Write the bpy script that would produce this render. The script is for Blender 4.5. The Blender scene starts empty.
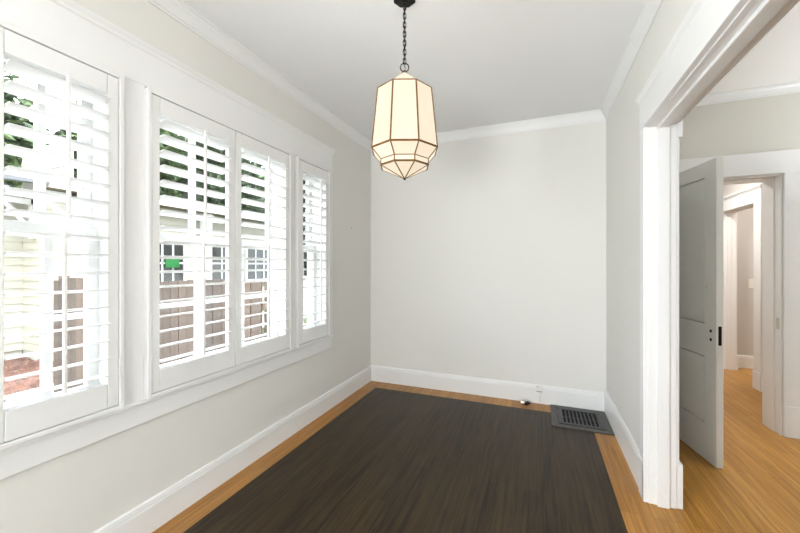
import bpy, bmesh, math, random
from math import sin, cos, pi, atan, sqrt
from mathutils import Vector, Matrix
random.seed(7)
S = bpy.context.scene
C = S.collection

# ------------------------------------------------------------------ helpers
def box(bm, x0, x1, y0, y1, z0, z1, mi=0):
    x0, x1 = min(x0, x1), max(x0, x1); y0, y1 = min(y0, y1), max(y0, y1); z0, z1 = min(z0, z1), max(z0, z1)
    v = [bm.verts.new(p) for p in ((x0,y0,z0),(x1,y0,z0),(x1,y1,z0),(x0,y1,z0),(x0,y0,z1),(x1,y0,z1),(x1,y1,z1),(x0,y1,z1))]
    for f in ((3,2,1,0),(4,5,6,7),(0,1,5,4),(1,2,6,5),(2,3,7,6),(3,0,4,7)):
        bm.faces.new([v[i] for i in f]).material_index = mi

def prism(bm, prof, a, b, fn):
    """closed profile [(u,v)] swept from a to b; fn(u,v,t) -> xyz"""
    r0 = [bm.verts.new(fn(u, v, a)) for u, v in prof]
    r1 = [bm.verts.new(fn(u, v, b)) for u, v in prof]
    n = len(prof)
    for i in range(n):
        bm.faces.new((r0[i], r0[(i+1) % n], r1[(i+1) % n], r1[i]))
    bm.faces.new(r0[::-1]); bm.faces.new(r1)

def tube(bm, pts, r, n=8, closed=False):
    pts = [Vector(p) for p in pts]; rings = []
    m = len(pts)
    for i, p in enumerate(pts):
        if closed: d = pts[(i+1) % m] - pts[i-1]
        else: d = pts[min(i+1, m-1)] - pts[max(i-1, 0)]
        d.normalize()
        up = Vector((0,0,1)) if abs(d.z) < .95 else Vector((1,0,0))
        a = d.cross(up).normalized(); b = d.cross(a)
        rr = r[i] if isinstance(r, (list, tuple)) else r
        rings.append([bm.verts.new(p + a*rr*cos(2*pi*k/n) + b*rr*sin(2*pi*k/n)) for k in range(n)])
    for i in range(m if closed else m-1):
        A, B = rings[i], rings[(i+1) % m]
        for k in range(n):
            bm.faces.new((A[k], A[(k+1) % n], B[(k+1) % n], B[k]))
    if not closed:
        bm.faces.new(rings[0][::-1]); bm.faces.new(rings[-1])

def lathe(bm, prof, cx, cy, n=24, rot=0.):
    rings = [[bm.verts.new((cx + r*cos(rot+2*pi*k/n), cy + r*sin(rot+2*pi*k/n), z)) for k in range(n)] for r, z in prof]
    for A, B in zip(rings, rings[1:]):
        for k in range(n): bm.faces.new((A[k], A[(k+1) % n], B[(k+1) % n], B[k]))
    bm.faces.new(rings[0][::-1]); bm.faces.new(rings[-1])

def obj(name, bm, mat, parent=None, bevel=0., smooth=False, loc=None):
    bmesh.ops.recalc_face_normals(bm, faces=bm.faces[:])
    me = bpy.data.meshes.new(name); bm.to_mesh(me); bm.free()
    for m in (mat if isinstance(mat, (list, tuple)) else [mat]): me.materials.append(m)
    o = bpy.data.objects.new(name, me); C.objects.link(o)
    if smooth:
        for p in me.polygons: p.use_smooth = True
    if parent is not None: o.parent = parent
    if loc: o.location = loc
    if bevel:
        b = o.modifiers.new('bevel', 'BEVEL'); b.width = bevel; b.segments = 2; b.limit_method = 'ANGLE'
    return o

def obox(name, mat, parent, *b, bevel=0.):
    bm = bmesh.new(); box(bm, *b); return obj(name, bm, mat, parent, bevel)

def struct(o):
    o['kind'] = 'structure'; return o

def tag(o, label, cat, group=None):
    o['label'] = label; o['category'] = cat
    if group: o['group'] = group
    return o

def thing(name, label, cat, loc=(0,0,0), group=None, rotz=0.):
    o = bpy.data.objects.new(name, None); C.objects.link(o)
    o.location = loc; o.rotation_euler = (0, 0, rotz)
    o.empty_display_size = .1
    return tag(o, label, cat, group)

# ------------------------------------------------------------------ materials
def mat(name, col, rough=.5, noise=0., nscale=6., bump=0., bscale=60., metal=0., spec=.5):
    m = bpy.data.materials.new(name); m.use_nodes = True
    nt = m.node_tree; b = nt.nodes['Principled BSDF']
    b.inputs['Base Color'].default_value = (*col, 1); b.inputs['Roughness'].default_value = rough
    b.inputs['Metallic'].default_value = metal; b.inputs['Specular IOR Level'].default_value = spec
    tc = nt.nodes.new('ShaderNodeTexCoord')
    if noise:
        n = nt.nodes.new('ShaderNodeTexNoise'); n.inputs['Scale'].default_value = nscale; n.inputs['Detail'].default_value = 5
        nt.links.new(tc.outputs['Object'], n.inputs['Vector'])
        r = nt.nodes.new('ShaderNodeValToRGB')
        r.color_ramp.elements[0].position = .3; r.color_ramp.elements[1].position = .7
        r.color_ramp.elements[0].color = (*[max(0, c*(1-noise)) for c in col], 1)
        r.color_ramp.elements[1].color = (*[min(1, c*(1+noise)) for c in col], 1)
        nt.links.new(n.outputs['Fac'], r.inputs['Fac']); nt.links.new(r.outputs['Color'], b.inputs['Base Color'])
    if bump:
        n2 = nt.nodes.new('ShaderNodeTexNoise'); n2.inputs['Scale'].default_value = bscale; n2.inputs['Detail'].default_value = 4
        nt.links.new(tc.outputs['Object'], n2.inputs['Vector'])
        bp = nt.nodes.new('ShaderNodeBump'); bp.inputs['Strength'].default_value = bump; bp.inputs['Distance'].default_value = .002
        nt.links.new(n2.outputs['Fac'], bp.inputs['Height']); nt.links.new(bp.outputs['Normal'], b.inputs['Normal'])
    return m

def planks(name, c1, c2, streak, rough, row=.057, length=1.1, swap=True, grain=.5, gap=(.02,.012,.006), rvar=.1, wear=None):
    m = bpy.data.materials.new(name); m.use_nodes = True
    nt = m.node_tree; N = nt.nodes.new; L = nt.links.new; b = nt.nodes['Principled BSDF']
    tc = N('ShaderNodeTexCoord'); sp = N('ShaderNodeSeparateXYZ'); cb = N('ShaderNodeCombineXYZ')
    L(tc.outputs['Object'], sp.inputs[0])
    if swap: L(sp.outputs['Y'], cb.inputs['X']); L(sp.outputs['X'], cb.inputs['Y'])
    else: L(sp.outputs['X'], cb.inputs['X']); L(sp.outputs['Y'], cb.inputs['Y'])
    br = N('ShaderNodeTexBrick'); br.inputs['Scale'].default_value = 1; br.inputs['Brick Width'].default_value = length
    br.inputs['Row Height'].default_value = row; br.inputs['Mortar Size'].default_value = .0011; br.inputs['Mortar Smooth'].default_value = .3
    br.inputs['Bias'].default_value = 0.; br.offset = .37; br.offset_frequency = 3
    br.inputs['Color1'].default_value = (*c1, 1); br.inputs['Color2'].default_value = (*c2, 1); br.inputs['Mortar'].default_value = (*gap, 1)
    L(cb.outputs[0], br.inputs['Vector'])
    mp = N('ShaderNodeMapping'); mp.inputs['Scale'].default_value = (2.2, 55, 1)
    L(cb.outputs[0], mp.inputs['Vector'])
    no = N('ShaderNodeTexNoise'); no.inputs['Scale'].default_value = 1.; no.inputs['Detail'].default_value = 6; no.inputs['Roughness'].default_value = .62; no.inputs['Distortion'].default_value = .6
    L(mp.outputs[0], no.inputs['Vector'])
    rp = N('ShaderNodeValToRGB'); rp.color_ramp.elements[0].position = .36; rp.color_ramp.elements[1].position = .68
    rp.color_ramp.elements[0].color = (0,0,0,1); rp.color_ramp.elements[1].color = (1,1,1,1)
    L(no.outputs['Fac'], rp.inputs['Fac'])
    mu = N('ShaderNodeMath'); mu.operation = 'MULTIPLY'; mu.inputs[1].default_value = grain; L(rp.outputs['Color'], mu.inputs[0])
    mx = N('ShaderNodeMix'); mx.data_type = 'RGBA'; mx.blend_type = 'MIX'
    L(mu.outputs[0], mx.inputs[0]); L(br.outputs['Color'], mx.inputs[6]); mx.inputs[7].default_value = (*streak, 1)
    out = mx.outputs[2]
    n3 = N('ShaderNodeTexNoise'); n3.inputs['Scale'].default_value = 1.7; n3.inputs['Detail'].default_value = 5
    L(tc.outputs['Object'], n3.inputs['Vector'])
    if wear:
        rw = N('ShaderNodeValToRGB'); rw.color_ramp.elements[0].position = .45; rw.color_ramp.elements[1].position = .75
        rw.color_ramp.elements[0].color = (0,0,0,1); rw.color_ramp.elements[1].color = (.8,.8,.8,1)
        L(n3.outputs['Fac'], rw.inputs['Fac'])
        m2 = N('ShaderNodeMix'); m2.data_type = 'RGBA'
        L(rw.outputs['Color'], m2.inputs[0]); L(out, m2.inputs[6]); m2.inputs[7].default_value = (*wear, 1)
        out = m2.outputs[2]
    L(out, b.inputs['Base Color'])
    mr = N('ShaderNodeMapRange'); mr.inputs['To Min'].default_value = rough-rvar; mr.inputs['To Max'].default_value = rough+rvar
    L(n3.outputs['Fac'], mr.inputs['Value']); L(mr.outputs[0], b.inputs['Roughness'])
    bp = N('ShaderNodeBump'); bp.inputs['Strength'].default_value = .25; bp.inputs['Distance'].default_value = .001
    L(br.outputs['Fac'], bp.inputs['Height']); bp.invert = True; L(bp.outputs['Normal'], b.inputs['Normal'])
    return m

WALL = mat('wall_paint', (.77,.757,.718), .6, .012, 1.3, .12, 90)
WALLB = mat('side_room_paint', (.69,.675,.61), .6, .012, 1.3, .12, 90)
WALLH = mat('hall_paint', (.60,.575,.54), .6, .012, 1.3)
CEIL = mat('ceiling_paint', (.875,.875,.865), .7, .01, 1.5, .08, 70)
TRIM = mat('trim_paint', (.82,.82,.81), .34, .012, 3., .05, 40)
SHUT = mat('shutter_paint', (.81,.81,.80), .36, .008, 3.)
SASH = mat('sash_paint', (.76,.76,.75), .45, .01, 3.)
DOORP = mat('door_paint', (.76,.76,.72), .35, .015, 4., .06, 30)
BLACK = mat('black_iron', (.012,.011,.010), .45, .2, 30, metal=.6)
BRASS = mat('aged_brass', (.20,.095,.026), .45, .25, 40, metal=.7)
REG = mat('register_metal', (.052,.052,.056), .38, .12, 20, metal=.4)
REGW = mat('register_wood_frame', (.062,.058,.053), .45, .2, 12)
SLOTSHADE = mat('slot_shade', (.003,.003,.004), .9, .1, 10)  # near-black colour painting the shade inside the vent slots
PLATE = mat('switch_plate', (.80,.77,.72), .35, .01, 5)
PLAST = mat('white_plastic', (.82,.82,.80), .4, .01, 5)
STEEL = mat('dull_steel', (.55,.55,.54), .35, .15, 50, metal=.9)
RUBBER = mat('black_rubber', (.015,.015,.015), .6, .1, 30)
PINK = mat('strike_metal', (.62,.58,.54), .4, .1, 40, metal=.5)

OAK = planks('oak_boards', (.43,.205,.038), (.56,.285,.060), (.21,.086,.015), .32, grain=.75, gap=(.12,.055,.018))
OAK.node_tree.nodes['Principled BSDF'].inputs['Specular IOR Level'].default_value = .3
OAKB = planks('oak_border_boards', (.44,.20,.040), (.56,.28,.062), (.21,.085,.018), .36, grain=.7, gap=(.12,.06,.025), wear=(.38,.22,.10))
OAKB.node_tree.nodes['Principled BSDF'].inputs['Specular IOR Level'].default_value = .3
DARK = planks('dark_stained_boards', (.011,.0078,.005), (.028,.019,.010), (.074,.047,.020), .34, grain=.7, gap=(.008,.006,.004), rvar=.04)
DARK.node_tree.nodes['Principled BSDF'].inputs['Specular IOR Level'].default_value = .2

def glassmat():
    m = bpy.data.materials.new('window_glass'); m.use_nodes = True
    nt = m.node_tree; nt.nodes.clear(); N = nt.nodes.new; L = nt.links.new
    o = N('ShaderNodeOutputMaterial'); t = N('ShaderNodeBsdfTransparent'); g = N('ShaderNodeBsdfGlossy'); x = N('ShaderNodeMixShader'); f = N('ShaderNodeLayerWeight'); pw = N('ShaderNodeMath'); pw.operation = 'POWER'; pw.inputs[1].default_value = 4.; f.inputs['Blend'].default_value = .5; ml = N('ShaderNodeMath'); ml.operation = 'MULTIPLY_ADD'; ml.inputs[1].default_value = .5; ml.inputs[2].default_value = .02
    t.inputs[0].default_value = (.95,.965,.96,1); g.inputs['Roughness'].default_value = .02
    L(f.outputs['Facing'], pw.inputs[0]); L(pw.outputs[0], ml.inputs[0]); L(ml.outputs[0], x.inputs[0]); L(t.outputs[0], x.inputs[1]); L(g.outputs[0], x.inputs[2]); L(x.outputs[0], o.inputs[0])
    return m
GLASS = glassmat()

def lanternmat():
    m = bpy.data.materials.new('milk_glass_lit'); m.use_nodes = True
    nt = m.node_tree; b = nt.nodes['Principled BSDF']; N = nt.nodes.new; L = nt.links.new
    b.inputs['Base Color'].default_value = (.22,.19,.15,1); b.inputs['Roughness'].default_value = .25
    n = N('ShaderNodeTexNoise'); n.inputs['Scale'].default_value = 5; tc = N('ShaderNodeTexCoord'); L(tc.outputs['Object'], n.inputs['Vector'])
    r = N('ShaderNodeValToRGB'); r.color_ramp.elements[0].color = (1,.82,.60,1); r.color_ramp.elements[1].color = (1,.87,.69,1)
    r.color_ramp.elements[0].position = .3; r.color_ramp.elements[1].position = .7
    L(n.outputs['Fac'], r.inputs['Fac']); L(r.outputs['Color'], b.inputs['Emission Color']); b.inputs['Emission Strength'].default_value = .56
    return m
LANT = lanternmat()

# ------------------------------------------------------------------ room data
XL, XR, YB, H = -1.804, .576, 3.624, 2.735
XR2 = .700                 # far face of the partition
YR = -5.2                  # rear wall
XA = 4.4                   # adjacent room's right wall
OPN, OPF, OPH = .92, 2.321, 2.103   # cased opening in the partition
WIN = [(.615, .985), (1.14, 2.17), (2.285, 2.68)]   # window openings along Y
WZ0, WZ1 = .715, 2.185

# floor: one slab; border, stained field and side-room faces
def floor():
    bm = bmesh.new()
    def q(x0,x1,y0,y1,mi):
        f = bm.faces.new([bm.verts.new(p) for p in ((x0,y0,0),(x1,y0,0),(x1,y1,0),(x0,y1,0))]); f.material_index = mi
    dx0, dx1, dy0, dy1 = -1.642, .416, -5.0, 3.425
    q(XL-.1, dx0, YR, YB+.02, 0); q(dx1, XR, YR, YB+.02, 0); q(dx0, dx1, dy1, YB+.02, 0); q(dx0, dx1, YR, dy0, 0)
    q(dx0, dx1, dy0, dy1, 1)
    q(XR, XA+.1, YR, YB+.2, 2); q(.4, XA+.1, YB+.2, 9.0, 2); q(.4, XR, YB+.02, YB+.2, 2)
    o = obj('floor', bm, [OAKB, DARK, OAK]); struct(o)
    bm = bmesh.new(); box(bm, XL-.2, XA+.2, YR-.1, 9.1, -.2, -.004)
    struct(obj('floor_subfloor', bm, WALLH))
floor()

bm = bmesh.new(); box(bm, XL-.2, XA+.2, YR-.1, 9.1, H, H+.15); struct(obj('ceiling', bm, CEIL))

# left wall with three window openings and one added behind the camera for light
bm = bmesh.new(); x0, x1 = -1.97, XL
box(bm, x0, x1, YR, YB+.2, -.2, WZ0); box(bm, x0, x1, YR, YB+.2, WZ1, H)
ys = [YR, -1.9, -.35] + [v for w in WIN for v in w] + [YB+.2]
for a, b in zip(ys[::2], ys[1::2]): box(bm, x0, x1, a, b, WZ0, WZ1)
struct(obj('wall_left', bm, WALL))
# back wall: dining part and side-room part (with the door opening)
DX0, DX1, DH = .968, 1.765, 2.04
struct(obox('wall_back', WALL, None, XL-.1, (XR+XR2)/2, YB, YB+.176, -.01, H))
bm = bmesh.new(); a = (XR+XR2)/2
box(bm, a, DX0, YB, YB+.176, -.01, H); box(bm, DX1, XA+.1, YB, YB+.176, -.01, H); box(bm, DX0, DX1, YB, YB+.176, DH, H)
struct(obj('wall_back_of_side_room', bm, WALLB))
# partition with cased opening
bm = bmesh.new()
box(bm, XR, XR2, OPF, YB, -.01, H); box(bm, XR, XR2, YR, OPN, -.01, H); box(bm, XR, XR2, OPN, OPF, OPH, H)
struct(obj('wall_right', bm, WALL))
# rear wall with a wide opening, and the side room's outer walls
bm = bmesh.new()
box(bm, XL-.1, XA+.1, YR-.12, YR, -.01, H)
struct(obj('wall_rear', bm, WALL))
struct(obox('wall_side_room', WALLB, None, XA, XA+.12, YR, YB, -.01, H))

# crown moulding
CR = [(0,-.092),(.006,-.092),(.008,-.082),(.014,-.078),(.018,-.066),(.030,-.040),(.040,-.026),(.043,-.018),(.050,-.014),(.050,0),(0,0)]
def crown(name, fn, a, b, s=1.):
    bm = bmesh.new(); prism(bm, [(u*s, v*s) for u, v in CR], a, b, fn); return struct(obj(name, bm, TRIM))
crown('trim_1', lambda u,v,t: (XL+u, t, H+v), YR, YB)
crown('trim_2', lambda u,v,t: (t, YB-u, H+v), XL, XR)
crown('trim_3', lambda u,v,t: (XR-u, t, H+v), YR, YB)
crown('trim_4', lambda u,v,t: (t, YB-u, H+v), XR2, XA, .8)
crown('trim_5', lambda u,v,t: (XA-u, t, H+v), YR, YB, .8)
crown('trim_6', lambda u,v,t: (XR2+u, t, H+v), YR, YB, .8)

# baseboards
def BBP(h): return [(0,0),(.018,0),(.018,h-.035),(.016,h-.028),(.016,h-.022),(.012,h-.006),(.008,h),(0,h)]
def base(name, fn, a, b, h=.185):
    bm = bmesh.new(); prism(bm, BBP(h), a, b, fn); return struct(obj(name, bm, TRIM))
base('baseboard_left', lambda u,v,t: (XL+u, t, v), YR, YB, .165)
base('baseboard_back', lambda u,v,t: (t, YB-u, v), XL, XR, .175)
base('baseboard_right', lambda u,v,t: (XR-u, t, v), OPF+.105, YB, .21)
base('baseboard_right_near', lambda u,v,t: (XR-u, t, v), YR, OPN-.105, .21)
base('baseboard_side_room', lambda u,v,t: (t, YB-u, v), DX1+.14, XA, .235)
base('baseboard_partition', lambda u,v,t: (XR2+u, t, v), OPF+.12, YB, .235)

# ---- cased opening trim (partition)
def cased():
    y0, y1, z = OPN, OPF, OPH
    bm = bmesh.new()     # jamb lining + stop, far post, near post, head
    st = (.612, .668)
    for yf, s in ((y1, -1), (y0, 1)):
        box(bm, XR-.004, XR2+.004, yf + s*.003, yf - s*.004, 0, z)         # lining
        box(bm, st[0], st[1], yf, yf + s*.018, 0, z)            # raised stop strip
    box(bm, XR-.004, XR2+.004, y0, y1, z-.003, z+.004)
    box(bm, st[0], st[1], y0, y1, z-.018, z)
    struct(obj('trim_7', bm, TRIM, bevel=.004))
    # dining-side casing: flat legs with back band, frieze head with cap
    bm = bmesh.new()
    for yf, s in ((y1, 1), (y0, -1)):
        box(bm, XR-.020, XR, yf+s*.004, yf+s*.100, 0, z+.004)
        box(bm, XR-.026, XR-.0005, yf+s*.0032, yf+s*.022, .0005, z+.003)      # inner bead
        box(bm, XR-.026, XR, yf+s*.002, yf+s*.104, 0, .215)        # plinth
    box(bm, XR-.022, XR, y0-.100, y1+.100, z+.004, z+.180)
    box(bm, XR-.027, XR-.001, y0+.001, y1-.001, z+.0032, z+.022)
    struct(obj('trim_8', bm, TRIM, bevel=.003))
    bm = bmesh.new()
    prism(bm, [(0,.180),(.022,.180),(.026,.186),(.034,.194),(.038,.205),(.0,.205)], y0-.114, y1+.118, lambda u,v,t: (XR-u, t, z+v))
    struct(obj('trim_9', bm, TRIM, bevel=.001))
    # side-room casing with plinths and corner blocks
    bm = bmesh.new()
    for yf, s in ((y1, 1), (y0, -1)):
        box(bm, XR2, XR2+.018, yf+s*.004, yf+s*.110, 0, z)
        box(bm, XR2, XR2+.034, yf+s*.002, yf+s*.116, 0, .245)
        box(bm, XR2, XR2+.034, yf+s*.002, yf+s*.116, z-.075, z+.10)
    box(bm, XR2, XR2+.018, y0, y1, z+.004, z+.12)
    struct(obj('trim_10', bm, TRIM, bevel=.006))
cased()

# ---- window trim on the left wall
XF = -1.784
bm = bmesh.new()
box(bm, XL, XF, .42, 2.79, 2.205, 2.375)                    # head casing
box(bm, XL, XF, 2.70, 2.79, .675, 2.205); box(bm, XL, XF, .42, .57, .675, 2.205)
box(bm, XL, XF, 1.005, 1.12, .675, 2.205); box(bm, XL, XF, 2.165, 2.262, .675, 2.205)
struct(obj('trim_11', bm, TRIM, bevel=.002))
bm = bmesh.new()
prism(bm, [(0,.0),(.022,.0),(.026,.006),(.028,.016),(.038,.030),(.040,.038),(0,.038)], .40, 2.81, lambda u,v,t: (XL+u, t, 2.372+v))
struct(obj('trim_12', bm, TRIM, bevel=.001))
bm = bmesh.new()
box(bm, XL, XF, .44, 2.775, .562, .664); box(bm, XL, XL+.036, .42, 2.80, .660, .676)
struct(obj('trim_13', bm, TRIM, bevel=.003))

# ------------------------------------------------------------------ windows (structure): lining, two sashes, glass, shutter frame
def window(n, y0, y1, munt, sy0, sy1):
    x0, x1 = -1.985, XL
    bm = bmesh.new(); t = .012
    e = .004
    box(bm, x0, x1+.001, y0-t, y0+e, WZ0, WZ1); box(bm, x0, x1+.001, y1-e, y1+t, WZ0, WZ1)
    box(bm, x0, x1+.001, y0-t, y1+t, WZ1-e, WZ1+t); box(bm, x0-.05, x1+.001, y0-t, y1+t, WZ0-.03, WZ0+e)
    root = struct(obj('window_%d' % n, bm, SASH))
    def sash(name, xa, xb, z0, z1, sw, rb, rt):
        b = bmesh.new()
        box(b, xa, xb, y0, y0+sw, z0, z1); box(b, xa, xb, y1-sw, y1, z0, z1)
        box(b, xa, xb, y0+sw, y1-sw, z0, z0+rb); box(b, xa, xb, y0+sw, y1-sw, z1-rt, z1)
        for m in munt: box(b, xa, xb, m-.014, m+.014, z0+rb, z1-rt)
        s = obj(name, b, SASH, root, bevel=.002)
        b = bmesh.new(); xm = (xa+xb)/2
        box(b, xm-.002, xm+.002, y0+sw-.005, y1-sw+.005, z0+rb-.005, z1-rt+.005)
        obj('glass_pane', b, GLASS, s)
    sash('upper_sash', -1.970, -1.938, 1.46, WZ1, .045, .04, .05)
    sash('lower_sash', -1.922, -1.888, WZ0, 1.505, .045, .07, .045)
    b = bmesh.new(); box(b, -2.004, -1.986, y0, y1, 1.082, 1.108)
    obj('storm_window_bar', b, SASH, root)
    # shutter frame standing proud of the casing
    b = bmesh.new(); f = .019; za, zb = .680, 2.192; xa, xb = XL, -1.752
    box(b, xa, xb, sy0-f, sy0, za, zb); box(b, xa, xb, sy1, sy1+f, za, zb)
    box(b, xa, xb, sy0, sy1, za, za+f); box(b, xa, xb, sy0, sy1, zb-f, zb)
    obj('shutter_frame', b, SHUT, root, bevel=.003)
    return root
window(1, *WIN[0], [.805], .578, .993)
window(2, *WIN[1], [1.500, 1.828], 1.133, 2.156)
window(3, *WIN[2], [2.482], 2.265, 2.690)

# ------------------------------------------------------------------ shutters
def louver_mesh(L, w=.088, th=.011):
    bm = bmesh.new(); prof = []
    n = 10
    for i in range(n+1):
        u = -w/2 + w*i/n; prof.append((u, th/2*sqrt(max(0.05, 1-(2*u/w)**2))))
    for i in range(n, -1, -1):
        u = -w/2 + w*i/n; prof.append((u, -th/2*sqrt(max(0.05, 1-(2*u/w)**2))))
    prism(bm, prof, 0, L, lambda u,v,t: (u, t, v))
    return bm
def shutter(y0, y1, ly0, ly1, label, rod_u, rod_l, hinge_side, tilt_u=6.5, tilt_l=6.5):
    z0, z1 = .702, 2.170; xa, xb = -1.786, -1.757; xm = -1.7715
    r = thing('shutter_panel', label, 'shutter', (xm, y0, z0), 'plantation shutter panels on the left wall')
    W = y1-y0; HH = z1-z0; lz0, lz1 = .808-z0, 2.086-z0; a, b = ly0-y0, ly1-y0
    g = .002; hx = (xb-xa)/2
    obox('stile', SHUT, r, -hx, hx, g, a-.001, 0, HH, bevel=.003); obox('stile', SHUT, r, -hx, hx, b+.001, W-g, 0, HH, bevel=.003)
    obox('top_rail', SHUT, r, -hx, hx, a, b, lz1, HH, bevel=.003); obox('bottom_rail', SHUT, r, -hx, hx, a, b, 0, lz0, bevel=.003)
    n = 17; p = (lz1-lz0)/n
    first = None
    split = 9     # louvers 0..8 lower bank, 9..16 upper bank
    for i in range(n):
        z = lz0 + p*(i+.5)
        if first is None: o = first = obj('louver', louver_mesh(b-a-.004), SHUT, r, smooth=False)
        else: o = first.copy(); C.objects.link(o); o.parent = r
        o.location = (0, a+.002, z)
        o.rotation_euler = (0, -math.radians(tilt_l if i < split else tilt_u), 0)
    for lo, hi, yy in ((0, split-1, rod_l), (split, n-1, rod_u)):
        zz0 = lz0 + p*(lo+.5) - .012; zz1 = lz0 + p*(hi+.5) + .030
        bm = bmesh.new(); box(bm, .0445, .0565, yy-y0-.006, yy-y0+.006, zz0, zz1)
        obj('tilt_rod', bm, SHUT, r, bevel=.002)
    hy = 0 if hinge_side < 0 else W
    for z in (.17, HH-.17):
        bm = bmesh.new(); tube(bm, [(hx+.003, hy, z-.035), (hx+.003, hy, z+.035)], .0035, 8)
        obj('hinge', bm, STEEL if False else PLAST, r)
    return r
shutter(.578, .993, .630, .947, 'white shutter panel in the narrow window nearest the camera, left edge of photo', .795, .782, 1, 10.5, 7)
shutter(1.133, 1.6435, 1.176, 1.590, 'white hinged shutter leaf on the left half of the wide middle window', 1.402, 1.392, -1, 10.5, 7)
shutter(1.6455, 2.156, 1.692, 2.108, 'white hinged shutter leaf on the right half of the wide middle window', 1.896, 1.894, 1, 10.5, 7)
shutter(2.265, 2.690, 2.316, 2.642, 'white shutter panel in the narrow far window closest to the room corner', 2.517, 2.517, 1, 10.5, 7)

# ------------------------------------------------------------------ pendant lantern
TH = atan(138/348.)
LX, LY = -.653, 1.712
def lantern():
    r = thing('pendant_lantern', 'faceted milk glass pendant lantern hanging by black chain from the ceiling', 'lamp', (LX, LY, H))
    phi = math.atan2(-LY, -LX)            # one face square to the room's near side
    def ring(R, z): return [Vector((R*cos(phi + pi/8 + k*pi/4), R*sin(phi + pi/8 + k*pi/4), z-H)) for k in range(8)]
    R = [ring(.1467, 2.237), ring(.1786, 1.931), ring(.130, 1.877), ring(.130, 1.847)]
    top, tip = Vector((0,0,2.3475-H)), Vector((0,0,1.786-H))
    frame = bmesh.new()
    def panel(name, pts):
        n = (pts[1]-pts[0]).cross(pts[2]-pts[0]).normalized()
        bm = bmesh.new(); A = [bm.verts.new(p+n*.0015) for p in pts]; B = [bm.verts.new(p-n*.0015) for p in pts]
        m = len(pts); bm.faces.new(A); bm.faces.new(B[::-1])
        for i in range(m): bm.faces.new((A[i], B[i], B[(i+1) % m], A[(i+1) % m]))
        obj(name, bm, LANT, r)
    def bar(a, b, w=.0046): tube(frame, [a, b], w, 6)
    for k in range(8):
        j = (k+1) % 8
        panel('roof_panel', [top + (R[0][k]-top)*.03, R[0][k], R[0][j], top + (R[0][j]-top)*.03]); bar(top, R[0][k], .002); bar(R[0][k], R[0][j], .0036)
        panel('body_panel', [R[0][k], R[1][k], R[1][j], R[0][j]]); bar(R[0][k], R[1][k]); bar(R[1][k], R[1][j], .0052)
        panel('taper_panel', [R[1][k], R[2][k], R[2][j], R[1][j]]); bar(R[1][k], R[2][k], .0038); bar(R[2][k], R[2][j], .0036)
        panel('band_panel', [R[2][k], R[3][k], R[3][j], R[2][j]]); bar(R[2][k], R[3][k], .0038); bar(R[3][k], R[3][j], .0050)
        panel('tip_panel', [R[3][k], tip, R[3][j]]); bar(R[3][k], tip, .0038)
    obj('brass_frame', frame, BRASS, r)
    bm = bmesh.new(); lathe(bm, [(.002,.010),(.007,.006),(.008,0),(.005,-.006),(.001,-.009)], 0, 0, 12)
    obj('finial', bm, BLACK, r, smooth=True, loc=(0, 0, 1.786-H))
    bm = bmesh.new(); lathe(bm, [(.006,0),(.012,.002),(.009,.010),(.004,.013)], 0, 0, 12)
    obj('top_cap', bm, BRASS, r, loc=(0, 0, 2.342-H))
    # loop
    fx, fy = cos(phi+pi/2), sin(phi+pi/2)
    bm = bmesh.new(); tube(bm, [(fx*.0225*cos(a), fy*.0225*cos(a), .0225*sin(a)) for a in [2*pi*i/24 for i in range(24)]], .0028, 8, True)
    obj('hanging_loop', bm, BLACK, r, smooth=True, loc=(0, 0, 2.371-H))
    # chain of alternating links
    def link(hl, hw):
        pts = []
        for i in range(20):
            a = 2*pi*i/20; pts.append((hw*cos(a), 0, (hl-hw)*(1 if sin(a) > .01 else -1 if sin(a) < -.01 else 0) + hw*sin(a)))
        bm = bmesh.new(); tube(bm, pts, .0021, 6, True); return bm
    z0, z1 = 2.392, 2.702; n = 13; p = (z1-z0)/n
    first = None
    for i in range(n):
        if first is None: o = first = obj('chain_link', link(p*.5+.005, .0078), BLACK, r, smooth=True)
        else: o = first.copy(); C.objects.link(o); o.parent = r
        o.location = (0, 0, z0+p*(i+.5)-H); o.rotation_euler = (0, 0, phi + (pi/2+.35 if i % 2 == 0 else .35))
    bm = bmesh.new(); tube(bm, [(.004*sin(i*1.9), .004*cos(i*1.9), 2.352-H+(2.705-2.352)*i/18) for i in range(19)], .0022, 6)
    obj('cord', bm, BLACK, r, smooth=True)
    bm = bmesh.new(); lathe(bm, [(.062,0),(.062,-.006),(.052,-.012),(.020,-.017),(.009,-.019),(.008,-.030),(.004,-.032)], 0, 0, 8, phi+pi/8)
    obj('canopy', bm, BLACK, r, loc=(0, 0, 0))
    return r
lantern()

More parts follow.
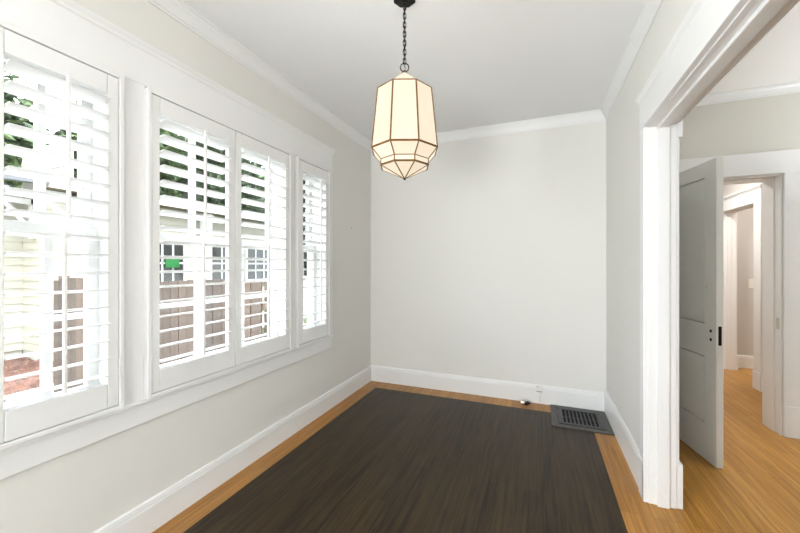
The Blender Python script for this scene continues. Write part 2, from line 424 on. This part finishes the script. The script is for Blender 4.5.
# ------------------------------------------------------------------ floor register
def register():
    x0, x1, y0, y1 = .108, .557, 3.135, 3.600
    r = thing('floor_register', 'dark grey metal floor vent in a flush frame in the room corner', 'vent', ((x0+x1)/2, (y0+y1)/2, 0))
    hx, hy = (x1-x0)/2, (y1-y0)/2
    bm = bmesh.new(); f = .052
    for b in ((-hx,hx,-hy,-hy+f),(-hx,hx,hy-f-.02,hy),(-hx,-hx+f,-hy+f,hy-f-.02),(hx-f,hx,-hy+f,hy-f-.02)): box(bm, *b, .0005, .010)
    obj('surround', bm, REGW, r, bevel=.002)
    ax0, ax1, ay0, ay1 = -hx+f+.004, hx-f+.004, -hy+f+.004, hy-f-.016
    bm = bmesh.new()
    sx0, sx1, sy0, sy1 = ax0+.034, ax1-.036, ay0+.034, ay1-.030
    for b in ((ax0,ax1,ay0,sy0),(ax0,ax1,sy1,ay1),(ax0,sx0,sy0,sy1),(sx1,ax1,sy0,sy1)): box(bm, *b, .004, .016)
    obj('rim', bm, REG, r, bevel=.003)
    obox('slot_shade_sheet', SLOTSHADE, r, sx0-.015, sx1+.015, sy0-.015, sy1+.015, .0008, .0038)  # thin dark sheet under the bars, stands in for shade below them
    n = 9; p = (sx1-sx0)/n; first = None
    for i in range(n+1):
        w = .0052
        if first is None:
            bm = bmesh.new(); box(bm, -w, w, sy0, sy1, .005, .0115); o = first = obj('grille_bar', bm, REG, r)
        else: o = first.copy(); C.objects.link(o); o.parent = r
        o.location = (sx0+p*i, 0, 0)
    obox('cross_bar', REG, r, sx0, sx1, (sy0+sy1)/2-.004, (sy0+sy1)/2+.004, .004, .006)
    bm = bmesh.new(); box(bm, ax0-.008, ax0-.004, ay0+.03, ay1-.01, .010, .0175)
    obj('damper_lever', bm, REG, r)
register()

# ------------------------------------------------------------------ small bits at the back wall
r = thing('cable_box', 'small white cable junction box on the back baseboard beside the floor vent', 'cable box', (.014, YB-.018, .148))
bm = bmesh.new(); box(bm, -.030, .030, -.022, 0, -.026, .030); obj('cover', bm, PLAST, r, bevel=.004)
bm = bmesh.new(); tube(bm, [(-.030,-.006,.0),(-.07,-.004,-.004),(-.12,-.003,.006),(-.19,-.003,.012),(-.30,-.003,.014)], .003, 6); obj('cable', bm, PLAST, r, smooth=True)
bm = bmesh.new(); tube(bm, [(.004,-.008,-.026),(.003,-.004,-.07),(.004,-.003,-.147)], .003, 6); obj('cable', bm, PLAST, r, smooth=True)
bm = bmesh.new(); box(bm, -.026, .026, -.0225, -.020, -.0285, -.024); obj('clip', bm, RUBBER, r)

r = thing('pipe_stub', 'short capped metal pipe stub lying on the oak border by the back baseboard', 'pipe', (-.108, 3.532, 0))
bm = bmesh.new(); tube(bm, [(-.045,0,.020),(-.012,0,.020)], .017, 12); obj('cap', bm, STEEL, r)
bm = bmesh.new(); tube(bm, [(-.012,0,.019),(.042,.008,.016)], .011, 10); tube(bm, [(.012,.002,.018),(.024,.004,.018)], .016, 6); obj('valve_body', bm, RUBBER, r)
bm = bmesh.new(); tube(bm, [(.0,.0,.001),(.0,.0,.012)], .018, 12); obj('flange', bm, BLACK, r)

tag(obj('picture_nail', (lambda b: (tube(b, [(0,0,0),(.012,0,.003)], .0022, 6), b)[1])(bmesh.new()), BLACK, loc=(XL, 3.17, 1.717)),
    'tiny dark nail left in the left wall between window and corner', 'nail')

# ------------------------------------------------------------------ side-room door, frame, hall
def door_leaf():
    ang = math.atan2(.98, -.197)          # direction free edge -> hinge edge
    W, T, HT = .745, .040, 2.030
    fx, fy = 1.083, 2.874
    bm = bmesh.new()
    # local: u along leaf from free edge (0) to hinge edge (W), v thickness (0 dining face .. T far face), z
    us = [0, .115, W-.115, W]; zs = [0, .245, .708, .925, 1.925, HT]
    for ui in range(3):
        for zi in range(5):
            rec = ui == 1 and zi in (1, 3)
            if rec: box(bm, us[ui], us[ui+1], .0185, T-.0185, zs[zi], zs[zi+1])
            else: box(bm, us[ui], us[ui+1], 0, T, zs[zi], zs[zi+1])
    bmesh.ops.remove_doubles(bm, verts=bm.verts[:], dist=1e-5)
    # drop interior faces
    bad = []
    seen = {}
    for f in bm.faces:
        k = tuple(sorted(v.index for v in f.verts)); seen.setdefault(k, []).append(f)
    bm.verts.index_update()
    seen = {}
    for f in bm.faces: seen.setdefault(frozenset(v.index for v in f.verts), []).append(f)
    for v in seen.values():
        if len(v) > 1: bad += v
    bmesh.ops.delete(bm, geom=bad, context='FACES_ONLY')
    # raised fields leave a quirk groove round each panel
    for z0, z1 in ((.245,.708),(.925,1.925)):
        box(bm, us[1]+.013, us[2]-.013, .007, T-.007, z0+.013, z1-.013)
    me_o = obj('door_1', bm, DOORP); struct(me_o)
    # local +X = along leaf; local +Y must be thickness towards +X world (far face). rotate by ang; local Y -> (-sin,cos)
    me_o.scale = (1, 1, 1)
    me_o.rotation_euler = (0, 0, ang)
    # with this rotation local +Y points to (-.98,-.197): use negative thickness so the far face lies towards +X
    for v in me_o.data.vertices: v.co.y = -v.co.y
    me_o.data.flip_normals()
    me_o.location = (fx, fy, .006)
    bm = bmesh.new(); box(bm, -.002, .001, -.029, -.011, .800, .925); obj('lock_plate', bm, BLACK, me_o)
    for z in (.885, .828):
        bm = bmesh.new(); tube(bm, [(.052, .0015, z), (.052, -.002, z)], .0105, 14); obj('knob_hole', bm, BLACK, me_o)
    bm = bmesh.new(); tube(bm, [(.095, .0015, 1.18), (.095, -.002, 1.18)], .006, 10); obj('hook_screw', bm, STEEL, me_o)
    for z in (.25, 1.78):
        bm = bmesh.new(); tube(bm, [(W+.003, -T-.002, z-.045), (W+.003, -T-.002, z+.045)], .006, 10); obj('hinge', bm, STEEL, me_o)
    return me_o
door_leaf()

YH = 3.800
bm = bmesh.new()   # jambs with stops, side-room casing, hall casing
box(bm, DX1-.004, DX1+.006, YB-.004, YH+.02, 0, DH); box(bm, DX0-.006, DX0+.004, YB-.004, YH+.02, 0, DH); box(bm, DX0, DX1, YB-.004, YH+.02, DH-.004, DH+.006)
box(bm, DX1-.015, DX1, 3.690, YH+.04, 0, DH); box(bm, DX0, DX0+.015, 3.690, YH+.04, 0, DH); box(bm, DX0, DX1, 3.690, YH+.04, DH-.015, DH)
root = struct(obj('trim_14', bm, TRIM, bevel=.002))
bm = bmesh.new(); box(bm, -.0015, 0, -.02, .02, -.045, .045)
for z in (-.018, .012): box(bm, -.002, 0, -.004, .004, z-.004, z+.004)
obj('strike_plate', bm, PINK, root, loc=(DX1-.004, 3.655, .87))
bm = bmesh.new()
box(bm, DX1+.010, DX1+.140, YB-.020, YB, 0, DH+.006); box(bm, DX0-.140, DX0-.010, YB-.020, YB, 0, DH+.006)
box(bm, DX0-.155, DX1+.155, YB-.022, YB, DH+.006, 2.222)
box(bm, DX1+.008, DX1+.144, YB-.024, YB, 0, .24); box(bm, DX0-.144, DX0-.008, YB-.024, YB, 0, .24)
struct(obj('trim_15', bm, TRIM, bevel=.002))

# hall
HX = 2.20
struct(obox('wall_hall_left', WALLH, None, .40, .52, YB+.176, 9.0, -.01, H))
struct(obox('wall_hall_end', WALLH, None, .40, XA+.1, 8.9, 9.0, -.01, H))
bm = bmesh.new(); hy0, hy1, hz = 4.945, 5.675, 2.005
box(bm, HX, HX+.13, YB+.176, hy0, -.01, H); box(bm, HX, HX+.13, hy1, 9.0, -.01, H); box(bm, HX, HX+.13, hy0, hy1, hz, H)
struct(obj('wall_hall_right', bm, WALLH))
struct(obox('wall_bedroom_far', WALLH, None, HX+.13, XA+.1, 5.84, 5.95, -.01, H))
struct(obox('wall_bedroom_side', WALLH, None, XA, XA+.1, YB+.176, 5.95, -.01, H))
bm = bmesh.new()
box(bm, HX-.004, HX+.134, hy0-.012, hy0+.004, 0, hz); box(bm, HX-.004, HX+.134, hy1-.004, hy1+.012, 0, hz); box(bm, HX-.004, HX+.134, hy0, hy1, hz-.004, hz+.012)
box(bm, HX+.05, HX+.085, hy1-.012, hy1, 0, hz); box(bm, HX+.05, HX+.085, hy0, hy0+.012, 0, hz); box(bm, HX+.05, HX+.085, hy0, hy1, hz-.012, hz)
for xs in (-1, 1):
    xx = HX if xs < 0 else HX+.13; xo = xx + xs*.02
    box(bm, xx, xo, hy0-.135, hy0-.006, 0, hz+.004); box(bm, xx, xo, hy1+.006, hy1+.125, 0, hz+.004)
    box(bm, xx, xo, hy0-.140, hy1+.130, hz+.004, hz+.145)
    box(bm, xx, xx+xs*.028, hy0-.145, hy0-.002, 0, .185); box(bm, xx, xx+xs*.028, hy1+.002, hy1+.13, 0, .185)
box(bm, HX-.03, HX, hy0-.150, hy1+.14, hz+.145, hz+.160); box(bm, HX-.042, HX, hy0-.162, hy1+.15, hz+.160, hz+.180)
struct(obj('trim_16', bm, TRIM, bevel=.002))
base('baseboard_bedroom', lambda u,v,t: (t, 5.84-u, v), HX+.15, XA, .165)
base('baseboard_hall', lambda u,v,t: (HX-u, t, v), YB+.18, hy0-.145, .185)
r = thing('light_switch', 'ivory light switch plate on the wall of the room beyond the hall', 'light switch', (2.575, 5.84, 1.095))
bm = bmesh.new(); box(bm, -.050, .050, -.006, 0, -.058, .058); obj('plate', bm, PLATE, r, bevel=.002)
bm = bmesh.new(); box(bm, -.005, .005, -.016, -.004, -.006, .012); obj('toggle', bm, PLATE, r, bevel=.001)

# ------------------------------------------------------------------ outdoors
GZ = -.60
SIDING = mat('cream_siding', (.36,.343,.285), .7, .05, 2.)
SIDING2 = mat('pale_green_siding', (.50,.52,.42), .7, .05, 2.)
HTRIM = mat('house_trim', (0.4920,0.4920,0.4735), .6, .02, 3.)
SHING = mat('grey_shingles', (0.0984,0.1009,0.1082), .8, .2, 25, .4, 60)
SOFF = mat('soffit_brown', (0.1414,0.1168,0.0677), .8, .15, 6)
WGLASS = mat('dark_window_glass', (.03,.03,.028), .12, .3, 2.)
FENCE = planks('fence_boards', (.045,.031,.024), (.10,.066,.046), (.024,.018,.015), .8, row=.138, length=30, grain=.55, gap=(.05,.035,.03))
FENCEP = mat('fence_post', (0.1045,0.0738,0.0523), .8, .2, 15)
MULCH = mat('red_mulch', (0.0984,0.0492,0.0354), .95, .6, 14, 1., 30)
CONC = mat('pale_concrete', (0.4650,0.4500,0.4125), .85, .08, 8, .2, 60)
GRASS = mat('side_yard_grass', (0.0492,0.0615,0.0246), .9, .4, 20, .8, 60)
BARK = mat('bark', (.13,.09,.06), .9, .3, 12, .8, 20)
GREEN = mat('green_sign_paint', (0.0000,0.0984,0.0123), .5, .05, 4)
def leafmat(name, c1, c2):
    m = mat(name, c1, .6)
    nt = m.node_tree; b = nt.nodes['Principled BSDF']
    oi = nt.nodes.new('ShaderNodeTexCoord'); n = nt.nodes.new('ShaderNodeTexNoise'); n.inputs['Scale'].default_value = 1.6; n.inputs['Detail'].default_value = 6
    nt.links.new(oi.outputs['Object'], n.inputs['Vector'])
    r = nt.nodes.new('ShaderNodeValToRGB'); r.color_ramp.elements[0].position = .35; r.color_ramp.elements[1].position = .65
    r.color_ramp.elements[0].color = (*c1, 1); r.color_ramp.elements[1].color = (*c2, 1)
    nt.links.new(n.outputs['Fac'], r.inputs['Fac']); nt.links.new(r.outputs['Color'], b.inputs['Base Color'])
    return m
LEAF1 = leafmat('leaves_bright', (.015,.035,.008), (.07,.11,.028))
LEAF2 = leafmat('leaves_dark', (.010,.025,.007), (.035,.06,.015))

# ground: structure
bm = bmesh.new(); box(bm, -40, -1.97, -20, 40, GZ-.3, GZ); struct(obj('ground', bm, GRASS))
bm = bmesh.new(); box(bm, -7.25, -2.2, -6, 2.75, GZ, GZ+.02); box(bm, -7.25, -6.62, 2.75, 3.3, GZ, GZ+.02); struct(obj('ground_path', bm, CONC))
bm = bmesh.new()
random.seed(3)
# mulch bed: lumpy sheet against the neighbour's foundation
nx, ny = 34, 60; V = {}
for i in range(nx+1):
    for j in range(ny+1):
        x = -9.62 + (2.35)*i/nx; y = -2. + 5.75*j/ny
        e = min(i, nx-i, j, ny-j)
        V[i,j] = bm.verts.new((x, y, GZ + (.0 if e == 0 else .04 + .11*random.random())))
for i in range(nx):
    for j in range(ny): bm.faces.new((V[i,j], V[i+1,j], V[i+1,j+1], V[i,j+1]))
o = obj('mulch_bed', bm, MULCH); o['kind'] = 'stuff'; tag(o, 'reddish bark mulch bed along the neighbouring house foundation', 'mulch')

# wooden side fence at right angles to the house
def fence():
    fy, xa, xb, top = 2.86, -6.56, -2.60, 1.16
    r = thing('wooden_fence', 'weathered board fence in the side yard seen through the shutters', 'fence', (xa, fy, GZ))
    bm = bmesh.new(); w = .138; n = int((xb-xa)/w)
    for i in range(n):
        x = i*w; dz = random.uniform(-.012, .012) + .05*sin(pi*((x % 2.3)/2.3))
        box(bm, x+.003, x+w-.003, -.011 + random.uniform(-.003,.003), .011, .05, top-GZ-.04+dz)
    obj('board_panel', bm, FENCE, r)
    for z in (.35, 1.0, 1.5): obox('rail', FENCEP, r, 0, xb-xa, .012, .05, z-.045, z+.045)
    for x in (.03, 2.0, 3.9):
        obox('post', FENCEP, r, x-.05, x+.05, .05, .15, 0, top-GZ+.02, bevel=.006)
fence()

# neighbouring house: L-shaped, lap siding, eaves with brackets, windows
def siding(bm, fn, a, b, z0, z1, step=.15):
    n = int(round((z1-z0)/step)); step = (z1-z0)/n
    for i in range(n):
        zz = z0+i*step
        prism(bm, [(-.02,0),(.022,0),(.004,step),(-.02,step)], a, b, lambda u,v,t: fn(u, t, zz+v))
def house():
    r = thing('neighbouring_house', 'cream lap sided neighbouring house with grey roof seen through the shutters', 'house', (-9.6, 3.7, GZ))
    o3 = Vector((-9.6, 3.7, GZ))
    def O(name, bm, m, **k):
        bmesh.ops.translate(bm, verts=bm.verts[:], vec=-o3); return obj(name, bm, m, r, **k)
    EZ = 2.72
    bm = bmesh.new(); siding(bm, lambda u,t,z: (-9.6+u, t, z), -6., 3.7, GZ+.25, EZ); siding(bm, lambda u,t,z: (t, 3.7-u, z), -9.6, -7.9, GZ+.25, EZ+.9)
    siding(bm, lambda u,t,z: (-7.9+u, t, z), 3.7, 18., GZ+.25, EZ)
    O('siding', bm, SIDING)
    bm = bmesh.new(); box(bm, -12.8, -9.63, -6, 3.7, GZ, GZ+.25); box(bm, -12.8, -7.93, 3.72, 18, GZ, GZ+.25); O('foundation', bm, CONC)
    bm = bmesh.new(); box(bm, -7.95, -7.86, 3.66, 3.76, GZ+.25, EZ); O('corner_board', bm, HTRIM)
    # roofs (slabs with thickness), soffits
    def slab(p, th=.10):
        bm = bmesh.new(); A = [bm.verts.new(q) for q in p]; B = [bm.verts.new((q[0], q[1], q[2]-th)) for q in p]; m = len(p)
        bm.faces.new(A); bm.faces.new(B[::-1])
        for i in range(m): bm.faces.new((A[i], B[i], B[(i+1) % m], A[(i+1) % m]))
        return bm
    O('roof', slab([(-9.05,-6.5,EZ+.08),(-9.05,3.3,EZ+.08),(-12.8,3.3,EZ+2.3),(-12.8,-6.5,EZ+2.3)]), SHING)
    O('roof', slab([(-7.35,3.15,EZ+.02),(-7.35,18.4,EZ+.02),(-10.6,18.4,EZ+.55),(-10.6,3.15,EZ+.55)]), SHING)
    bm = bmesh.new(); box(bm, -9.6,-9.08,-6.4,3.3,EZ-.06,EZ-.03); O('soffit', bm, SOFF)
    bm = bmesh.new(); box(bm, -7.9,-7.38,3.2,18.3,EZ-.10,EZ-.07); O('soffit', bm, SOFF)
    bm = bmesh.new(); box(bm, -7.38,-7.34,3.15,18.4,EZ-.12,EZ+.02); box(bm, -9.08,-9.04,-6.4,3.3,EZ-.06,EZ+.08); O('fascia', bm, HTRIM)
    for x in (-7.75, -9.1):
        bm = bmesh.new(); tube(bm, [(x, 3.68, 1.95),(x, 3.24, 2.55+.0)], .05, 4); box(bm, x-.05, x+.05, 3.2, 3.7, 2.5, 2.6); box(bm, x-.05, x+.05, 3.6, 3.69, 1.85, 2.6)
        O('eave_bracket', bm, HTRIM)
    # windows on the long wing wall: frame with panes
    for y0, y1 in ((5.05, 5.80), (6.55, 7.55), (7.75, 8.75), (10.3, 11.3), (12.2, 13.2)):
        bm = bmesh.new(); xx = -7.87; z0, z1 = .92, 1.82
        for b in ((y0-.07,y0,z0-.07,z1+.07),(y1,y1+.07,z0-.07,z1+.07),(y0,y1,z0-.07,z0),(y0,y1,z1,z1+.07)): box(bm, xx-.02, xx+.05, *b)
        for k in (1, 2): yy = y0+(y1-y0)*k/3; box(bm, xx-.01, xx+.03, yy-.018, yy+.018, z0, z1)
        box(bm, xx-.01, xx+.03, y0, y1, 1.36, 1.40)
        w = O('window', bm, HTRIM)
        b2 = bmesh.new(); box(b2, xx-.02, xx+.012, y0, y1, z0, z1); bmesh.ops.translate(b2, verts=b2.verts[:], vec=-o3)
        obj('pane', b2, WGLASS, w)
    bm = bmesh.new(); box(bm, -7.88, -7.84, 4.9, 9.2, .70, .84); O('water_table', bm, SOFF)
    return r
house()
r = thing('green_sign', 'bright green board on the neighbouring house beside its dark window', 'sign', (-7.755, 5.47, 1.375))
obox('board', GREEN, r, -.01, .01, -.16, .16, -.095, .095)
obox('backing_batten', HTRIM, r, -.06, -.012, -.10, .10, -.03, .03)
r = thing('porch_post', 'square white post between the dark windows of the neighbouring house', 'post', (-7.55, 6.17, GZ))
obox('shaft', HTRIM, r, -.09, .09, -.09, .09, .1, 3.19); obox('plinth', HTRIM, r, -.13, .13, -.13, .13, 0, .3); obox('capital', HTRIM, r, -.12, .12, -.12, .12, 3.05, 3.16)

def foliage(n, rx, rz, seed, ls=.13):
    rnd = random.Random(seed); bm = bmesh.new()
    cl = []
    for _ in range(60):
        while True:
            p = Vector((rnd.uniform(-1,1), rnd.uniform(-1,1), rnd.uniform(-1,1)))
            if p.length < 1: break
        cl.append(Vector((p.x*rx*.75, p.y*rx*.75, p.z*rz*.75)))
    for i in range(n):
        c = cl[i % len(cl)]; d = Vector((rnd.gauss(0,1), rnd.gauss(0,1), rnd.gauss(0,1))).normalized()
        p = c + d*rx*.38*rnd.uniform(.55, 1.); s = ls*rnd.uniform(.6, 1.3)
        a = Vector((rnd.gauss(0,1), rnd.gauss(0,1), rnd.gauss(0,.6))).normalized(); b = a.cross(Vector((rnd.gauss(0,1), rnd.gauss(0,1), rnd.gauss(0,1)))).normalized()
        k = a.cross(b)*s*.15
        vs = [bm.verts.new(q) for q in (p-a*s, p-b*s*.45+k, p+a*s, p+b*s*.45+k)]
        bm.faces.new(vs)
    return bm
def tree(x, y, base, top, rx, seed, m, label, n=2600, ls=.15):
    r = thing('leafy_tree', label, 'tree', (x, y, GZ), 'trees outside the windows')
    rz = (top-base)/2
    f = foliage(n, rx, rz, seed, ls); bmesh.ops.recalc_face_normals(f, faces=f.faces[:])
    obj('foliage', f, m, r, loc=(0, 0, (top+base)/2-GZ))
    bm = bmesh.new(); tube(bm, [(0,0,-.05),(.05,.03,1.2),(-.04,.06,base-GZ),(.05,0,(top+base)/2-GZ+rz*.4)], [.17,.13,.11,.04], 8)
    for k in range(4):
        a = k*1.7; tube(bm, [(-.03,.05,base-GZ-.1),(rx*.5*cos(a), rx*.5*sin(a), base-GZ+rz*.9)], [.06,.02], 6)
    obj('trunk', bm, BARK, r)
tree(-16.6, 4.7, 2.6, 8.6, 2.2, 1, LEAF1, 'bright green tree behind the roof, seen through the nearest narrow window', 8000, .24)
tree(-16.6, 9.8, 2.4, 9.2, 2.2, 2, LEAF1, 'bright leafy tree behind the roof, seen through the left leaf of the middle shutters', 11000, .24)
tree(-16.6, 14.4, 2.4, 9.4, 2.2, 3, LEAF2, 'dark leafy tree behind the roof, seen where the two middle shutter leaves meet', 11000, .24)
tree(-16.6, 19.0, 2.2, 9.4, 2.3, 6, LEAF1, 'leafy tree behind the roof, seen through the right leaf of the middle shutters', 11000, .24)
tree(-5.5, 7.7, .7, 4.8, 1.15, 4, LEAF2, 'small dark leafy tree in the side yard, seen through the far narrow window', 4500, .12)

# ------------------------------------------------------------------ world and lights
w = bpy.data.worlds.new('overcast_sky'); S.world = w; w.use_nodes = True
nt = w.node_tree; bg = nt.nodes['Background']
tc = nt.nodes.new('ShaderNodeTexCoord'); n = nt.nodes.new('ShaderNodeTexNoise'); n.inputs['Scale'].default_value = 3.; n.inputs['Detail'].default_value = 4
nt.links.new(tc.outputs['Generated'], n.inputs['Vector'])
rp = nt.nodes.new('ShaderNodeValToRGB'); rp.color_ramp.elements[0].position = .4; rp.color_ramp.elements[1].position = .62
rp.color_ramp.elements[0].color = (.78,.87,1,1); rp.color_ramp.elements[1].color = (1,1,1,1)
nt.links.new(n.outputs['Fac'], rp.inputs['Fac']); nt.links.new(rp.outputs['Color'], bg.inputs['Color'])
sx = nt.nodes.new('ShaderNodeSeparateXYZ'); nt.links.new(tc.outputs['Generated'], sx.inputs[0])
mr = nt.nodes.new('ShaderNodeMapRange'); mr.inputs['From Min'].default_value = .15; mr.inputs['From Max'].default_value = .9
mr.inputs['To Min'].default_value = 4.2; mr.inputs['To Max'].default_value = 14.   # overcast sky: zenith about three times the horizon
nt.links.new(sx.outputs['Z'], mr.inputs['Value']); nt.links.new(mr.outputs[0], bg.inputs['Strength'])

def area(name, loc, rot, sx, sy, power, col=(1,1,1), spread=180):
    l = bpy.data.lights.new(name, 'AREA'); l.shape = 'RECTANGLE'; l.size = sx; l.size_y = sy; l.energy = power; l.color = col
    o = bpy.data.objects.new(name, l); C.objects.link(o); o.location = loc; o.rotation_euler = rot; l.spread = math.radians(spread); return o
sun = bpy.data.lights.new('sun', 'SUN'); sun.energy = 1.5; sun.angle = math.radians(3); sun.color = (1,.95,.87)
so = bpy.data.objects.new('sun', sun); C.objects.link(so); so.rotation_euler = (math.radians(4), math.radians(48), 0)   # from over this house
area('left_near_fill', (XL-.3, -1.12, 1.45), (pi/2, 0, -pi/2), 1.5, 1.45, 92, (.94,.97,1))  # fill light added outside the invented opening, brightens the right wall
def aim(a, b): return (Vector(b)-Vector(a)).to_track_quat('-Z', 'Y').to_euler()
area('behind_camera_fill', (-.6, -4.3, .5), aim((-.6, -4.3, .5), (-.3, -.2, 2.75)), 2.1, 1.5, 70, (.95,.98,1), 105)  # added fill, no lamp stands here; washes the ceiling from behind the camera
area('side_room_fill', (3.3, 2.2, .9), (pi, 0, 0), .8, .8, 54, (.90,.96,1), 130)  # unseen fill pointed up, added to brighten the side room
area('hall_fill', (1.35, 4.9, H-.06), (0, 0, 0), .35, .35, 27, (1,.965,.93))  # light added under the hall ceiling to brighten the hall, no fixture
area('bedroom_fill', (3.2, 4.9, H-.06), (0, 0, 0), .4, .4, 22, (1,.92,.86))  # added fill for the room past the hall, has no fixture

# ------------------------------------------------------------------ camera
cam = bpy.data.cameras.new('camera'); co = bpy.data.objects.new('camera', cam); C.objects.link(co)
cam.sensor_width = 36; cam.lens = 348/800*36; cam.shift_y = -1.2/800; cam.clip_start = .02; cam.clip_end = 200
co.location = (0, 0, 1.33); co.rotation_euler = (pi/2, 0, TH)
S.camera = co
vs = S.view_settings; vs.view_transform = 'Standard'; vs.look = 'None'; vs.gamma = 1; vs.use_curve_mapping = False; vs.exposure = 0.45
